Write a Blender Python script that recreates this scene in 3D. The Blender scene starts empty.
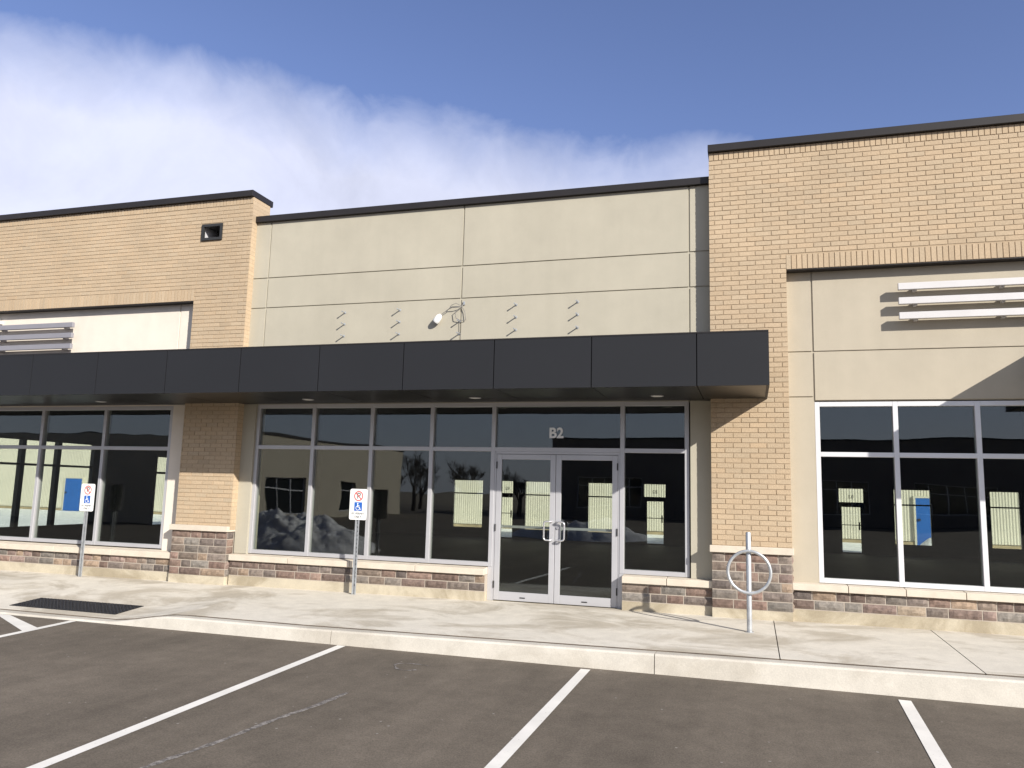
import bpy, bmesh, math, random
from mathutils import Vector, Matrix, noise as mnoise
R = random.Random(7)
S = bpy.context.scene
COL = S.collection

# ------------------------------------------------------------------ materials
def new_mat(name):
    m = bpy.data.materials.new(name); m.use_nodes = True
    nt = m.node_tree; b = nt.nodes['Principled BSDF']
    return m, nt, b

def N(nt, t, **k):
    n = nt.nodes.new(t)
    for a, v in k.items():
        if a.startswith('i_'):
            n.inputs[a[2:].replace('_', ' ')].default_value = v
        else:
            setattr(n, a, v)
    return n

def ramp(nt, fac, stops):
    r = nt.nodes.new('ShaderNodeValToRGB')
    e = r.color_ramp.elements
    while len(e) < len(stops): e.new(0.5)
    for el, (p, c) in zip(e, stops):
        el.position = p; el.color = (c, c, c, 1) if not hasattr(c, '__len__') else (*c, 1)
    nt.links.new(fac, r.inputs[0]); return r.outputs[0]

def coords(nt, scale=(1, 1, 1), rot=(0, 0, 0)):
    tc = nt.nodes.new('ShaderNodeTexCoord'); mp = nt.nodes.new('ShaderNodeMapping')
    mp.inputs['Scale'].default_value = scale; mp.inputs['Rotation'].default_value = rot
    nt.links.new(tc.outputs['Object'], mp.inputs[0]); return mp.outputs[0]

def noise(nt, vec, scale, detail=4, rough=.55, dist=0):
    n = N(nt, 'ShaderNodeTexNoise'); n.inputs['Scale'].default_value = scale
    n.inputs['Detail'].default_value = detail; n.inputs['Roughness'].default_value = rough
    n.inputs['Distortion'].default_value = dist
    nt.links.new(vec, n.inputs['Vector']); return n.outputs['Fac']

def mul(nt, a, b, fac=1.0, mode='MULTIPLY'):
    m = nt.nodes.new('ShaderNodeMix'); m.data_type = 'RGBA'; m.blend_type = mode
    m.inputs['Factor'].default_value = fac
    for s, v in ((m.inputs[6], a), (m.inputs[7], b)):
        if hasattr(v, 'links') or isinstance(v, bpy.types.NodeSocket): nt.links.new(v, s)
        else: s.default_value = (*v, 1) if len(v) == 3 else v
    return m.outputs[2]

def bump(nt, b, h, strength, dist):
    bp = nt.nodes.new('ShaderNodeBump'); bp.inputs['Strength'].default_value = strength
    bp.inputs['Distance'].default_value = dist
    nt.links.new(h, bp.inputs['Height']); nt.links.new(bp.outputs[0], b.inputs['Normal'])

def plain(name, col, rough=.6, metal=0, var=.12, scale=3, spec=.5, bmp=0, bscale=80):
    m, nt, b = new_mat(name)
    v = coords(nt)
    f = noise(nt, v, scale, 5)
    r = ramp(nt, f, [(.25, 1 - var), (.75, 1 + var)])
    nt.links.new(mul(nt, (*col, 1), r), b.inputs['Base Color'])
    b.inputs['Roughness'].default_value = rough; b.inputs['Metallic'].default_value = metal
    b.inputs['Specular IOR Level'].default_value = spec
    if bmp: bump(nt, b, noise(nt, v, bscale, 3), bmp, .004)
    return m

def tinted(name, base, rough=.85, bmp=.5, bscale=70, var=.15, vscale=40, patch=.08):
    """colour of each brick or stone comes from the face attribute 'tint'"""
    m, nt, b = new_mat(name)
    at = N(nt, 'ShaderNodeAttribute', attribute_name='tint')
    v = coords(nt)
    c = mul(nt, at.outputs['Color'], ramp(nt, noise(nt, v, vscale, 4), [(.25, 1 - var), (.75, 1 + var)]))
    c = mul(nt, c, ramp(nt, noise(nt, v, .7, 4), [(.3, 1 - patch), (.7, 1 + patch)]))
    c = mul(nt, c, (*base, 1))
    nt.links.new(c, b.inputs['Base Color'])
    b.inputs['Roughness'].default_value = rough; b.inputs['Specular IOR Level'].default_value = .25
    bump(nt, b, noise(nt, v, bscale, 5), bmp, .006)
    return m

def stucco(name, col):
    m, nt, b = new_mat(name)
    v = coords(nt)
    c = mul(nt, (*col, 1), ramp(nt, noise(nt, v, .9, 5, .6), [(.3, .94), (.7, 1.05)]))
    c = mul(nt, c, ramp(nt, noise(nt, v, 4.5, 5, .65), [(.3, .975), (.7, 1.02)]))
    st = noise(nt, coords(nt, (3.0, 3.0, .35)), 1.6, 4)
    c = mul(nt, c, ramp(nt, st, [(.35, .98), (.6, 1.01)]))
    c = mul(nt, c, ramp(nt, noise(nt, v, 140, 2), [(.3, .93), (.7, 1.06)]))
    nt.links.new(c, b.inputs['Base Color'])
    b.inputs['Roughness'].default_value = .92; b.inputs['Specular IOR Level'].default_value = .15
    bump(nt, b, noise(nt, v, 160, 3), .35, .004)
    return m

M = {}
M['brick'] = tinted('tan_brick', (.466, .362, .247), var=.10)
M['mortar'] = plain('brick_mortar', (.41, .315, .212), .95, bmp=.4)
M['stone'] = tinted('split_stone', (1, 1, 1), bmp=1.0, bscale=28, var=.28, vscale=22)
M['stone_mortar'] = plain('stone_mortar', (.43, .375, .315), .95, bmp=.4)
M['stucco_mid'] = stucco('olive_beige_stucco', (.442, .412, .334))
M['stucco_right'] = stucco('warm_beige_stucco', (.455, .408, .325))
M['stucco_left'] = stucco('cream_stucco', (.74, .675, .59))
M['cap'] = plain('dark_bronze_cap', (.020, .017, .017), .45, var=.15, spec=.4)
M['fascia'] = plain('charcoal_panel', (.0195, .0205, .0238), .55, var=.05, scale=.8, spec=.25)
M['soffit'] = plain('bronze_soffit', (.010, .0095, .009), .36, var=.15, scale=2, spec=.5)
M['gap'] = plain('panel_gap', (.006, .006, .006), .9)
M['alu'] = plain('anodised_aluminium', (.50, .50, .52), .45, .3, .05, 2)
M['alu_lit'] = plain('sunlit_aluminium', (.70, .70, .72), .42, .15, .05, 2)  # paler frame copy: sun outside the canopy shade put into the colour
M['louver'] = plain('silver_louver', (.60, .585, .58), .45, .1, .05, 3)
M['louver_dim'] = plain('dim_silver_louver', (.27, .265, .295), .5, .1, .05, 3)  # darker copy of the silver louver, angle-dependent sheen put into the colour
M['galv'] = plain('galvanised_steel', (.50, .52, .54), .38, .55, .22, 14)
M['chrome'] = plain('brushed_steel', (.80, .80, .82), .2, .8, .05, 4)
M['dark_metal'] = plain('dark_metal', (.035, .035, .035), .5, .2)
M['sillstone'] = plain('limestone_sill', (.60, .535, .445), .85, 0, .10, 6, .2, .3, 90)
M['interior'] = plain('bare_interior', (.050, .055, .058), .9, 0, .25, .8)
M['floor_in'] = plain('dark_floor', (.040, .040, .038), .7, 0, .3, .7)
M['jamb'] = plain('drywall_edge', (.55, .57, .52), .8)
M['white'] = plain('white_paint', (.88, .88, .87), .45, 0, .03)
M['red'] = plain('red_sign_ink', (.60, .035, .03), .5, 0, .03)
M['blue_ink'] = plain('blue_sign_ink', (.012, .12, .50), .5, 0, .03)
M['black'] = plain('black_ink', (.012, .012, .012), .5, 0, .03)
M['blue_door'] = plain('blue_door_paint', (.015, .115, .42), .5, 0, .08)
M['corr'] = plain('pale_corrugated_steel', (.60, .57, .475), .5, 0, .07, .5)
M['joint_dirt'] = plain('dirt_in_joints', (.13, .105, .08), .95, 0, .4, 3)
M['dirt'] = plain('tan_dirt', (.36, .29, .18), .95, 0, .3, 2)
M['snow'] = plain('old_snow', (.84, .85, .86), .8, 0, .12, 1.3, .2, .8, 9)
M['snow_dirty'] = plain('dirty_snow', (.62, .61, .60), .85, 0, .3, 2.6, .2, 1.0, 6)
M['bark'] = plain('bare_bark', (.10, .085, .07), .9, 0, .2)
M['field'] = plain('dormant_ground', (.16, .13, .09), .95, 0, .3, .2)
M['opp'] = plain('far_grey_wall', (.16, .14, .12), .9, 0, .1, .5)
M['plastic'] = plain('white_plastic', (.85, .85, .84), .35, 0, .03)
M['lens'] = plain('frosted_lens', (.75, .75, .72), .3, 0, .03)
M['wire'] = plain('grey_wire', (.22, .21, .20), .6)
M['iron'] = plain('cast_iron', (.022, .022, .025), .55, .3, .35, 12)
M['sheet'] = plain('sheet_metal', (.62, .62, .64), .45, .2, .06, 6)

def m_concrete(name, col, stain=.25):
    m, nt, b = new_mat(name)
    v = coords(nt)
    st = noise(nt, coords(nt, (.75, 1.25, 1), (0, 0, .5)), .95, 6, .64, .9)
    c = mul(nt, (*col, 1), ramp(nt, st, [(.40, (1 - stain, 1 - stain * 1.1, 1 - stain * 1.25)), (.53, (1.02, 1.02, 1.02))]))
    c = mul(nt, c, ramp(nt, noise(nt, v, 5, 6, .65), [(.3, .90), (.7, 1.06)]))
    c = mul(nt, c, ramp(nt, noise(nt, v, 90, 3), [(.3, .92), (.7, 1.07)]))
    nt.links.new(c, b.inputs['Base Color'])
    b.inputs['Roughness'].default_value = .9; b.inputs['Specular IOR Level'].default_value = .2
    bump(nt, b, noise(nt, v, 60, 5), .35, .004)
    return m
M['walk'] = m_concrete('broom_finished_concrete', (.625, .585, .51), .27)
M['kerb'] = m_concrete('kerb_concrete', (.575, .54, .475), .13)
M['found'] = m_concrete('foundation_concrete', (.50, .447, .345), .28)

def m_asphalt():
    m, nt, b = new_mat('asphalt')
    v = coords(nt)
    c = mul(nt, (.143, .121, .096, 1), ramp(nt, noise(nt, v, .45, 5, .6), [(.3, .88), (.7, 1.12)]))
    c = mul(nt, c, ramp(nt, noise(nt, v, 4, 6, .7), [(.3, .86), (.7, 1.12)]))
    c = mul(nt, c, ramp(nt, noise(nt, v, 75, 4, .7), [(.3, .70), (.7, 1.30)]))
    c = mul(nt, c, ramp(nt, noise(nt, coords(nt, (1.6, .12, 1), (0, 0, -.06)), 1.0, 5, .6, .3), [(.36, .86), (.55, 1.03)]))
    c = mul(nt, c, ramp(nt, noise(nt, coords(nt, (1, 1, 1), (0, 0, 1)), .75, 3, .5, .8), [(.66, 1.0), (.76, .80)]))
    vo = N(nt, 'ShaderNodeTexVoronoi'); vo.inputs['Scale'].default_value = 9.5; nt.links.new(v, vo.inputs['Vector'])
    sep = nt.nodes.new('ShaderNodeSeparateColor'); nt.links.new(vo.outputs['Color'], sep.inputs[0])
    ok = N(nt, 'ShaderNodeMath', operation='GREATER_THAN'); nt.links.new(sep.outputs[0], ok.inputs[0]); ok.inputs[1].default_value = .915
    nr = N(nt, 'ShaderNodeMath', operation='LESS_THAN'); nt.links.new(vo.outputs['Distance'], nr.inputs[0]); nr.inputs[1].default_value = .10
    an = N(nt, 'ShaderNodeMath', operation='MULTIPLY'); nt.links.new(ok.outputs[0], an.inputs[0]); nt.links.new(nr.outputs[0], an.inputs[1])
    mx = nt.nodes.new('ShaderNodeMix'); mx.data_type = 'RGBA'; nt.links.new(an.outputs[0], mx.inputs[0])
    nt.links.new(c, mx.inputs[6]); mx.inputs[7].default_value = (.26, .24, .21, 1)
    nt.links.new(mx.outputs[2], b.inputs['Base Color'])
    b.inputs['Roughness'].default_value = .92; b.inputs['Specular IOR Level'].default_value = .2
    bump(nt, b, noise(nt, v, 95, 4, .7), .6, .005)
    return m
M['asphalt'] = m_asphalt()

def m_paint(name, col, worn):
    m, nt, b = new_mat(name)
    v = coords(nt)
    f = noise(nt, v, 26, 6, .75)
    h = ramp(nt, f, [(worn - .05, 0), (worn + .08, 1)])
    mx = nt.nodes.new('ShaderNodeMix'); mx.data_type = 'RGBA'
    nt.links.new(h, mx.inputs[0]); mx.inputs[6].default_value = (.10, .09, .08, 1); mx.inputs[7].default_value = (*col, 1)
    c = mul(nt, mx.outputs[2], ramp(nt, noise(nt, v, 3, 4), [(.3, .9), (.7, 1.05)]))
    nt.links.new(c, b.inputs['Base Color']); b.inputs['Roughness'].default_value = .8
    return m
M['line'] = m_paint('road_paint', (.74, .715, .66), .30)
M['oldline'] = m_paint('worn_road_paint', (.30, .275, .25), .50)

def m_glass(name, tint, r0, warp):
    m = bpy.data.materials.new(name); m.use_nodes = True
    nt = m.node_tree; nt.nodes.clear()
    out = nt.nodes.new('ShaderNodeOutputMaterial')
    tr = nt.nodes.new('ShaderNodeBsdfTransparent'); tr.inputs[0].default_value = (*tint, 1)
    gl = nt.nodes.new('ShaderNodeBsdfGlossy'); gl.inputs['Roughness'].default_value = 0.0
    gl.inputs[0].default_value = (.93, .97, 1.0, 1)
    geo = nt.nodes.new('ShaderNodeNewGeometry')
    dt = N(nt, 'ShaderNodeVectorMath', operation='DOT_PRODUCT')
    nt.links.new(geo.outputs['Incoming'], dt.inputs[0]); nt.links.new(geo.outputs['True Normal'], dt.inputs[1])
    ab = N(nt, 'ShaderNodeMath', operation='ABSOLUTE'); nt.links.new(dt.outputs['Value'], ab.inputs[0])
    on = N(nt, 'ShaderNodeMath', operation='SUBTRACT'); on.inputs[0].default_value = 1; nt.links.new(ab.outputs[0], on.inputs[1])
    pw = N(nt, 'ShaderNodeMath', operation='POWER'); nt.links.new(on.outputs[0], pw.inputs[0]); pw.inputs[1].default_value = 5
    ma = N(nt, 'ShaderNodeMath', operation='MULTIPLY_ADD'); nt.links.new(pw.outputs[0], ma.inputs[0])
    ma.inputs[1].default_value = 1 - r0; ma.inputs[2].default_value = r0
    v = coords(nt)
    bp = nt.nodes.new('ShaderNodeBump'); bp.inputs['Strength'].default_value = 1; bp.inputs['Distance'].default_value = warp
    nt.links.new(noise(nt, v, 1.1, 1, .3), bp.inputs['Height']); nt.links.new(bp.outputs[0], gl.inputs['Normal'])
    mx = nt.nodes.new('ShaderNodeMixShader')
    nt.links.new(ma.outputs[0], mx.inputs[0]); nt.links.new(tr.outputs[0], mx.inputs[1]); nt.links.new(gl.outputs[0], mx.inputs[2])
    nt.links.new(mx.outputs[0], out.inputs[0])
    return m
M['glass'] = m_glass('tinted_glass', (.82, .845, .81), .066, .0028)
M['glass_rear'] = m_glass('clear_glass', (.93, .95, .92), .04, .002)
M['dark_glass'] = plain('dark_window', (.02, .022, .024), .05, 0, .1)

# ------------------------------------------------------------------ mesh builder
class MB:
    def __init__(s): s.v = []; s.f = []; s.m = []; s.t = []; s.sm = []
    def add(s, vs, fs, mat=0, tint=(1, 1, 1), smooth=False):
        o = len(s.v); s.v += [tuple(p) for p in vs]
        for f in fs:
            s.f.append([i + o for i in f]); s.m.append(mat); s.t.append(tint); s.sm.append(smooth)
        return s
    def box(s, x0, x1, y0, y1, z0, z1, mat=0, tint=(1, 1, 1)):
        vs = [(x, y, z) for x in (x0, x1) for y in (y0, y1) for z in (z0, z1)]
        return s.add(vs, [(0, 1, 3, 2), (4, 6, 7, 5), (0, 4, 5, 1), (2, 3, 7, 6), (0, 2, 6, 4), (1, 5, 7, 3)], mat, tint)
    def prism(s, prof, x0, x1, mat=0, tint=(1, 1, 1)):
        """profile of (y, z) points, counter-clockwise seen from +X"""
        n = len(prof); vs = [(x0, y, z) for y, z in prof] + [(x1, y, z) for y, z in prof]
        fs = [(i, (i + 1) % n, n + (i + 1) % n, n + i) for i in range(n)] + [tuple(range(n))[::-1], tuple(range(n, 2 * n))]
        return s.add(vs, fs, mat, tint)
    def tube(s, pts, r, n=10, mat=0, closed=False, caps=True):
        pts = [Vector(p) for p in pts]; k = len(pts)
        rr = r if hasattr(r, '__len__') else [r] * k
        rings = []; up = None
        for i, p in enumerate(pts):
            if closed: d = pts[(i + 1) % k] - pts[i - 1]
            else: d = pts[min(i + 1, k - 1)] - pts[max(i - 1, 0)]
            d.normalize()
            if up is None:
                a = Vector((0, 0, 1)) if abs(d.z) < .9 else Vector((1, 0, 0))
                up = (a - d * a.dot(d)).normalized()
            else:
                up = (up - d * up.dot(d))
                up = up.normalized() if up.length > 1e-6 else d.orthogonal().normalized()
            q = d.cross(up)
            rings.append([p + (up * math.cos(2 * math.pi * j / n) + q * math.sin(2 * math.pi * j / n)) * rr[i] for j in range(n)])
        vs = [p for ri in rings for p in ri]; fs = []
        for i in range(k if closed else k - 1):
            for j in range(n):
                a, b2 = i * n + j, i * n + (j + 1) % n
                c, d2 = ((i + 1) % k) * n + (j + 1) % n, ((i + 1) % k) * n + j
                fs.append((a, b2, c, d2))
        s.add(vs, fs, mat, smooth=True)
        if caps and not closed:
            s.add(rings[0], [tuple(range(n))[::-1]], mat); s.add(rings[-1], [tuple(range(n))], mat)
        return s
    def build(s, name, mats, parent=None, loc=None):
        me = bpy.data.meshes.new(name); me.from_pydata(s.v, [], s.f)
        for m in (mats if isinstance(mats, (list, tuple)) else [mats]): me.materials.append(m)
        me.polygons.foreach_set('material_index', s.m); me.polygons.foreach_set('use_smooth', s.sm)
        at = me.attributes.new('tint', 'FLOAT_COLOR', 'FACE')
        at.data.foreach_set('color', [c for t in s.t for c in (*t, 1)])
        bm = bmesh.new(); bm.from_mesh(me); bmesh.ops.recalc_face_normals(bm, faces=bm.faces); bm.to_mesh(me); bm.free()
        o = bpy.data.objects.new(name, me); COL.objects.link(o)
        if parent: o.parent = parent; o.matrix_parent_inverse = parent.matrix_world.inverted()
        if loc: o.location = loc
        return o

def thing(name, label, cat, loc=(0, 0, 0), group=None):
    o = bpy.data.objects.new(name, None); COL.objects.link(o)
    o.location = loc; o.empty_display_size = .2
    o.matrix_world = Matrix.Translation(loc)
    return tag(o, label, cat, group)
def tag(o, label, cat, group=None, kind=None):
    o['label'] = label; o['category'] = cat
    if group: o['group'] = group
    if kind: o['kind'] = kind
    return o
def struct(o, label=None):
    o['kind'] = 'structure'
    if label: o['label'] = label
    return o
def child(o, p):
    o.parent = p; o.matrix_parent_inverse = p.matrix_world.inverted(); return o
def bevel(o, w, seg=2):
    b = o.modifiers.new('bevel', 'BEVEL'); b.width = w; b.segments = seg; b.limit_method = 'ANGLE'; return o

def text_mesh(name, body, size, mat, parent, loc, rot=(math.pi / 2, 0, 0), extrude=.0008, align='CENTER', bold=0):
    cu = bpy.data.curves.new(name, 'FONT'); cu.body = body; cu.size = size; cu.extrude = extrude
    cu.offset = bold; cu.align_x = align; cu.align_y = 'CENTER'
    t = bpy.data.objects.new(name, cu); COL.objects.link(t)
    dg = bpy.context.evaluated_depsgraph_get(); me = bpy.data.meshes.new_from_object(t.evaluated_get(dg))
    bpy.data.objects.remove(t); me.name = name
    me.transform(Matrix.Translation(loc) @ Matrix.Rotation(rot[2], 4, 'Z') @ Matrix.Rotation(rot[0], 4, 'X'))
    me.materials.clear(); me.materials.append(mat)
    o = bpy.data.objects.new(name, me); COL.objects.link(o)
    if parent: child(o, parent)
    return o

# ------------------------------------------------------------------ wall helpers
def cells(x0, x1, z0, z1, holes):
    xs = sorted({x0, x1, *[min(max(h[i], x0), x1) for h in holes for i in (0, 1)]})
    zs = sorted({z0, z1, *[min(max(h[i], z0), z1) for h in holes for i in (2, 3)]})
    out = []
    for b, d in zip(zs, zs[1:]):
        run = None
        for a, c in zip(xs, xs[1:]):
            mx, mz = (a + c) / 2, (b + d) / 2
            free = not any(h[0] < mx < h[1] and h[2] < mz < h[3] for h in holes)
            if free: run = [run[0] if run else a, c]
            if (not free or c == x1) and run: out.append((run[0], run[1], b, d)); run = None
    return out

def wall(mb, x0, x1, z0, z1, holes, y0, y1, mat=0, axis='y'):
    for a, c, b, d in cells(x0, x1, z0, z1, holes):
        if axis == 'y': mb.box(a, c, y0, y1, b, d, mat)
        else: mb.box(y0, y1, a, c, b, d, mat)

BH, BL, J = .0667, .212, .0095
def btint():
    k = R.gauss(1, .028); w = R.gauss(0, .010)
    return (k * (1 + w), k, k * (1 - w))
def soldier(mb, x0, x1, z0, z1, y):
    n = max(1, round((x1 - x0) / .0667)); w = (x1 - x0) / n
    for i in range(n):
        dy = R.uniform(-.0008, .0008)
        mb.box(x0 + i * w + J / 2, x0 + (i + 1) * w - J / 2, y + dy, y + .0095, z0 + J / 2, z1 - J / 2, 0, btint())
def bricks(mb, x0, x1, z0, z1, holes, y, axis='y', sgn=1):
    """running bond of separate brick faces, 8 mm proud of the mortar"""
    k = math.floor(z0 / BH)
    while k * BH < z1:
        a, b = max(k * BH + J / 2, z0), min((k + 1) * BH - J / 2, z1)
        if b - a > .012:
            segs = [(x0, x1)]
            for h in holes:
                if h[2] < (a + b) / 2 < h[3]:
                    ns = []
                    for s0, s1 in segs:
                        if h[1] <= s0 or h[0] >= s1: ns.append((s0, s1)); continue
                        if h[0] > s0: ns.append((s0, h[0]))
                        if h[1] < s1: ns.append((h[1], s1))
                    segs = ns
            off = (k % 2) * BL / 2
            for s0, s1 in segs:
                i = math.floor((s0 - off) / BL)
                while off + i * BL < s1:
                    c, d = max(off + i * BL + J / 2, s0), min(off + (i + 1) * BL - J / 2, s1)
                    if d - c > .015:
                        dy = R.uniform(-.0012, .0012); t = btint()
                        if axis == 'y': mb.box(c, d, y + .002 + dy, y + .0095, a, b, 0, t)
                        else: mb.box(min(y, y - sgn * .0095), max(y, y - sgn * .0095), c, d, a, b, 0, t)
                    i += 1
        k += 1

STONES = [(.17, .115, .092), (.20, .13, .105), (.15, .125, .112), (.125, .105, .098), (.22, .15, .12), (.18, .15, .13), (.26, .19, .13), (.14, .10, .085), (.23, .165, .145), (.26, .21, .15), (.17, .16, .145), (.15, .135, .12), (.19, .15, .12)]
def stones(mb, x0, x1, z0, z1, y, rows, axis='y', sgn=1):
    """split-face stones with a raised uneven face, mortar shows between them"""
    h = (z1 - z0) / rows; last = None
    for r in range(rows):
        a = x0; b0, b1 = z0 + r * h + .007, z0 + (r + 1) * h - .007
        while a < x1 - .02:
            L = R.uniform(.15, .42)
            if x1 - a - L < .13: L = x1 - a
            c0, c1 = a + (.007 if a > x0 else .001), a + L - (.007 if a + L < x1 - .001 else .001)
            t = R.choice(STONES); k = R.uniform(.8, 1.25); t = tuple((v * .70 + .30 * sum(t) / 3) * k * 1.08 * w for v, w in zip(t, (1.04, .98, .93)))
            nx, nz = max(2, int(L / .05)), 3
            vs = []
            for j in range(nz + 1):
                for i in range(nx + 1):
                    e = i in (0, nx) or j in (0, nz)
                    u = c0 + (c1 - c0) * i / nx; w = b0 + (b1 - b0) * j / nz
                    d = .004 if e else .016 + R.uniform(-.006, .008)
                    vs.append((u, y - d, w) if axis == 'y' else (y + sgn * d, u, w))
            fs = [(j * (nx + 1) + i, j * (nx + 1) + i + 1, (j + 1) * (nx + 1) + i + 1, (j + 1) * (nx + 1) + i) for j in range(nz) for i in range(nx)]
            o = len(vs)
            edge = [i for i in range(nx + 1)] + [j * (nx + 1) + nx for j in range(1, nz + 1)] + [nz * (nx + 1) + i for i in range(nx - 1, -1, -1)] + [j * (nx + 1) for j in range(nz - 1, 0, -1)]
            for e in edge:
                q = list(vs[e])
                if axis == 'y': q[1] = y + .003
                else: q[0] = y - sgn * .003
                vs.append(tuple(q))
            n = len(edge)
            fs += [(edge[i], edge[(i + 1) % n], o + (i + 1) % n, o + i) for i in range(n)]
            mb.add(vs, fs, 0, t)
            a += L

def sill_course(name, root, x0, x1, yf, yb, zb, zf, zr, seg=1.0):
    mb = MB(); n = max(1, round((x1 - x0) / seg)); w = (x1 - x0) / n
    for i in range(n):
        g0 = .004 if i else 0; g1 = .004 if i < n - 1 else 0
        mb.prism([(yf, zb), (yb, zb), (yb, zr), (yf, zf)], x0 + i * w + g0, x0 + (i + 1) * w - g1)
    o = mb.build(name, M['sillstone'], root); bevel(o, .004); return o

def window(name, root, xs, zs, yf=-.01, depth=.105, w=.06, mat='alu', gmat='glass', axis='y', gy=.035, skip=(), label=None, wz=None):
    """frame grid with a thick pane in every opening; xs / zs are centres of the bars"""
    mb, g = MB(), MB()
    def bx(m, a, c, y0, y1, b, d, k=0):
        if axis == 'y': m.box(a, c, y0, y1, b, d, k)
        else: m.box(y0, y1, a, c, b, d, k)
    h = w / 2; v = (wz or w) / 2
    for x in xs: bx(mb, x - h, x + h, yf, yf + depth, zs[0] - v, zs[-1] + v)
    for i, (a, c) in enumerate(zip(xs, xs[1:])):
        for j, z in enumerate(zs):
            if (i, j) in skip: continue
            bx(mb, a + h, c - h, yf + .001, yf + depth - .001, z - v, z + v)
        for j, (b, d) in enumerate(zip(zs, zs[1:])):
            if (i, j, 'g') in skip: continue
            bx(g, a + h - .004, c - h + .004, gy, gy + .024, b + v - .004, d - v + .004)
    f = mb.build(name, M[mat], root); bevel(f, .003, 1)
    if label: f['label'] = label
    go = g.build('glass', M[gmat], f)
    return f

# ------------------------------------------------------------------ ground
def zc(x):
    a = max(-.002, .052 + .0107 * x) if x < 6 else .052 + .0107 * 6
    def sm(t): t = min(max(t, 0), 1); return t * t * (3 - 2 * t)
    dip = sm((-6.75 - x) / 1.1) * sm((x + 11.4) / 1.1)
    return a * (1 - dip) + (-.128) * dip
def zw(x): return min(max(.09 + .0045 * x, .038), .115)
KF, KB, WB = -2.72, -2.50, -.04
def zwalk(x, y):
    t = min(max((y - KB) / (-.25 - KB), 0), 1)
    return zc(x) + (zw(x) - zc(x)) * t
mb = MB(); mb.box(-400, 400, -400, 500, -2, -.162)
struct(mb.build('ground', M['field']))
mb = MB(); mb.add([(-90, -75, -.15), (60, -75, -.15), (60, -2.6, -.15), (-90, -2.6, -.15)], [(0, 1, 2, 3)])
struct(mb.build('parking_lot', M['asphalt']), 'dark grey asphalt parking lot')
mb = MB(); mb.add([(-120, 18.0, -.155), (80, 18.0, -.155), (80, 90, -.155), (-120, 90, -.155)], [(0, 1, 2, 3)])
mb.add([(-120, -2.6, -.155), (-22, -2.6, -.155), (-22, 18.0, -.155), (-120, 18.0, -.155)], [(0, 1, 2, 3)])
struct(mb.build('snow_field', M['snow']), 'flat snow covered lot behind the plaza')

# walkway slabs with real joints between them
mb = MB()
xj = [-24, -12, .254, 2.05, 3.85, 5.65, 7.45, 11.5]
G = .005
for a, c in zip(xj, xj[1:]):
    n = max(6, round((c - a) / .3))
    xs = [a + G + (c - a - 2 * G) * i / n for i in range(n + 1)]
    ys = [KB + .009 + (WB + .0 - KB - .012) * j / 8 for j in range(9)]
    vs = [(x, y, zwalk(x, y)) for y in ys for x in xs]; nx = n + 1
    fs = [(j * nx + i, j * nx + i + 1, (j + 1) * nx + i + 1, (j + 1) * nx + i) for j in range(8) for i in range(n)]
    o = len(vs); edge = list(range(nx)) + [j * nx + n for j in range(1, 9)] + [8 * nx + i for i in range(n - 1, -1, -1)] + [j * nx for j in range(7, 0, -1)]
    vs += [(vs[e][0], vs[e][1], vs[e][2] - .06) for e in edge]; m = len(edge)
    mb.add(vs, fs)
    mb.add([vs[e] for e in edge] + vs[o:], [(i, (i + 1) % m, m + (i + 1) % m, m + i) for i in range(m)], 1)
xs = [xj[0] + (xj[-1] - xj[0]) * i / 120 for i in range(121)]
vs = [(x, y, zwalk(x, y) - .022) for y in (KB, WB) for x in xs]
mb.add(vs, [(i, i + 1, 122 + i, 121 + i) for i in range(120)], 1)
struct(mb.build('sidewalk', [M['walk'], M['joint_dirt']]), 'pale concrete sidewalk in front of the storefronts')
# kerb: rounded nose, joints every second slab
mb = MB()
kj = [-.95 - 3.65 * k for k in range(-3, 7)][::-1]
for a, c in zip(kj, kj[1:]):
    n = 24; xs = [a + .004 + (c - a - .008) * i / n for i in range(n + 1)]
    prof = lambda x: [(KF, -.2), (KF + .004, -.15), (KF + .02, min(zc(x) - .02, zc(x) - .012)), (KF + .034, zc(x) - .003), (KF + .05, zc(x)), (KB - .002, zc(x) - .010), (KB - .002, -.2)]
    vs = [(x, y, z) for x in xs for y, z in prof(x)]; k = 7
    fs = [(i * k + j, i * k + j + 1, (i + 1) * k + j + 1, (i + 1) * k + j) for i in range(n) for j in range(k - 1)]
    fs += [tuple(range(k)), tuple(n * k + j for j in range(k))[::-1]]
    mb.add(vs, fs)
struct(mb.build('kerb', M['kerb']), 'pale concrete kerb with a dropped ramp section')

def strip(p, q, w, z=-.146):
    p, q = Vector((*p, z)), Vector((*q, z)); d = (q - p).normalized(); s = Vector((-d.y, d.x, 0)) * w / 2
    return [p - s, q - s, q + s, p + s]
LINES = [((-4.225, -7.9), (-4.435, -2.745), .10, 'white parking line ending at the kerb below the middle sign'),
         ((-1.617, -7.9), (-1.631, -2.80), .10, 'white parking line ending at the kerb below the entrance doors'),
         ((1.085, -7.9), (1.300, -2.86), .105, 'white parking line ending at the kerb right of the bike rack'),
         ((-7.70, -7.9), (-8.245, -2.74), .10, 'white line along the hatched bay by the tactile plate')]
for p, q, w, lb in LINES:
    mb = MB(); mb.add(strip(p, q, w), [(0, 1, 2, 3)]); struct(mb.build('parking_line', M['line']), lb)
mb = MB(); mb.add([(-9.53, -2.74, -.1455), (-9.28, -2.74, -.1455), (-8.19, -3.30, -.1455), (-8.185, -3.52, -.1455)], [(0, 1, 2, 3)])
struct(mb.build('parking_line', M['line']), 'short diagonal white hatch stripe below the tactile plate')
mb = MB(); n = 40; fl = []
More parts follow.
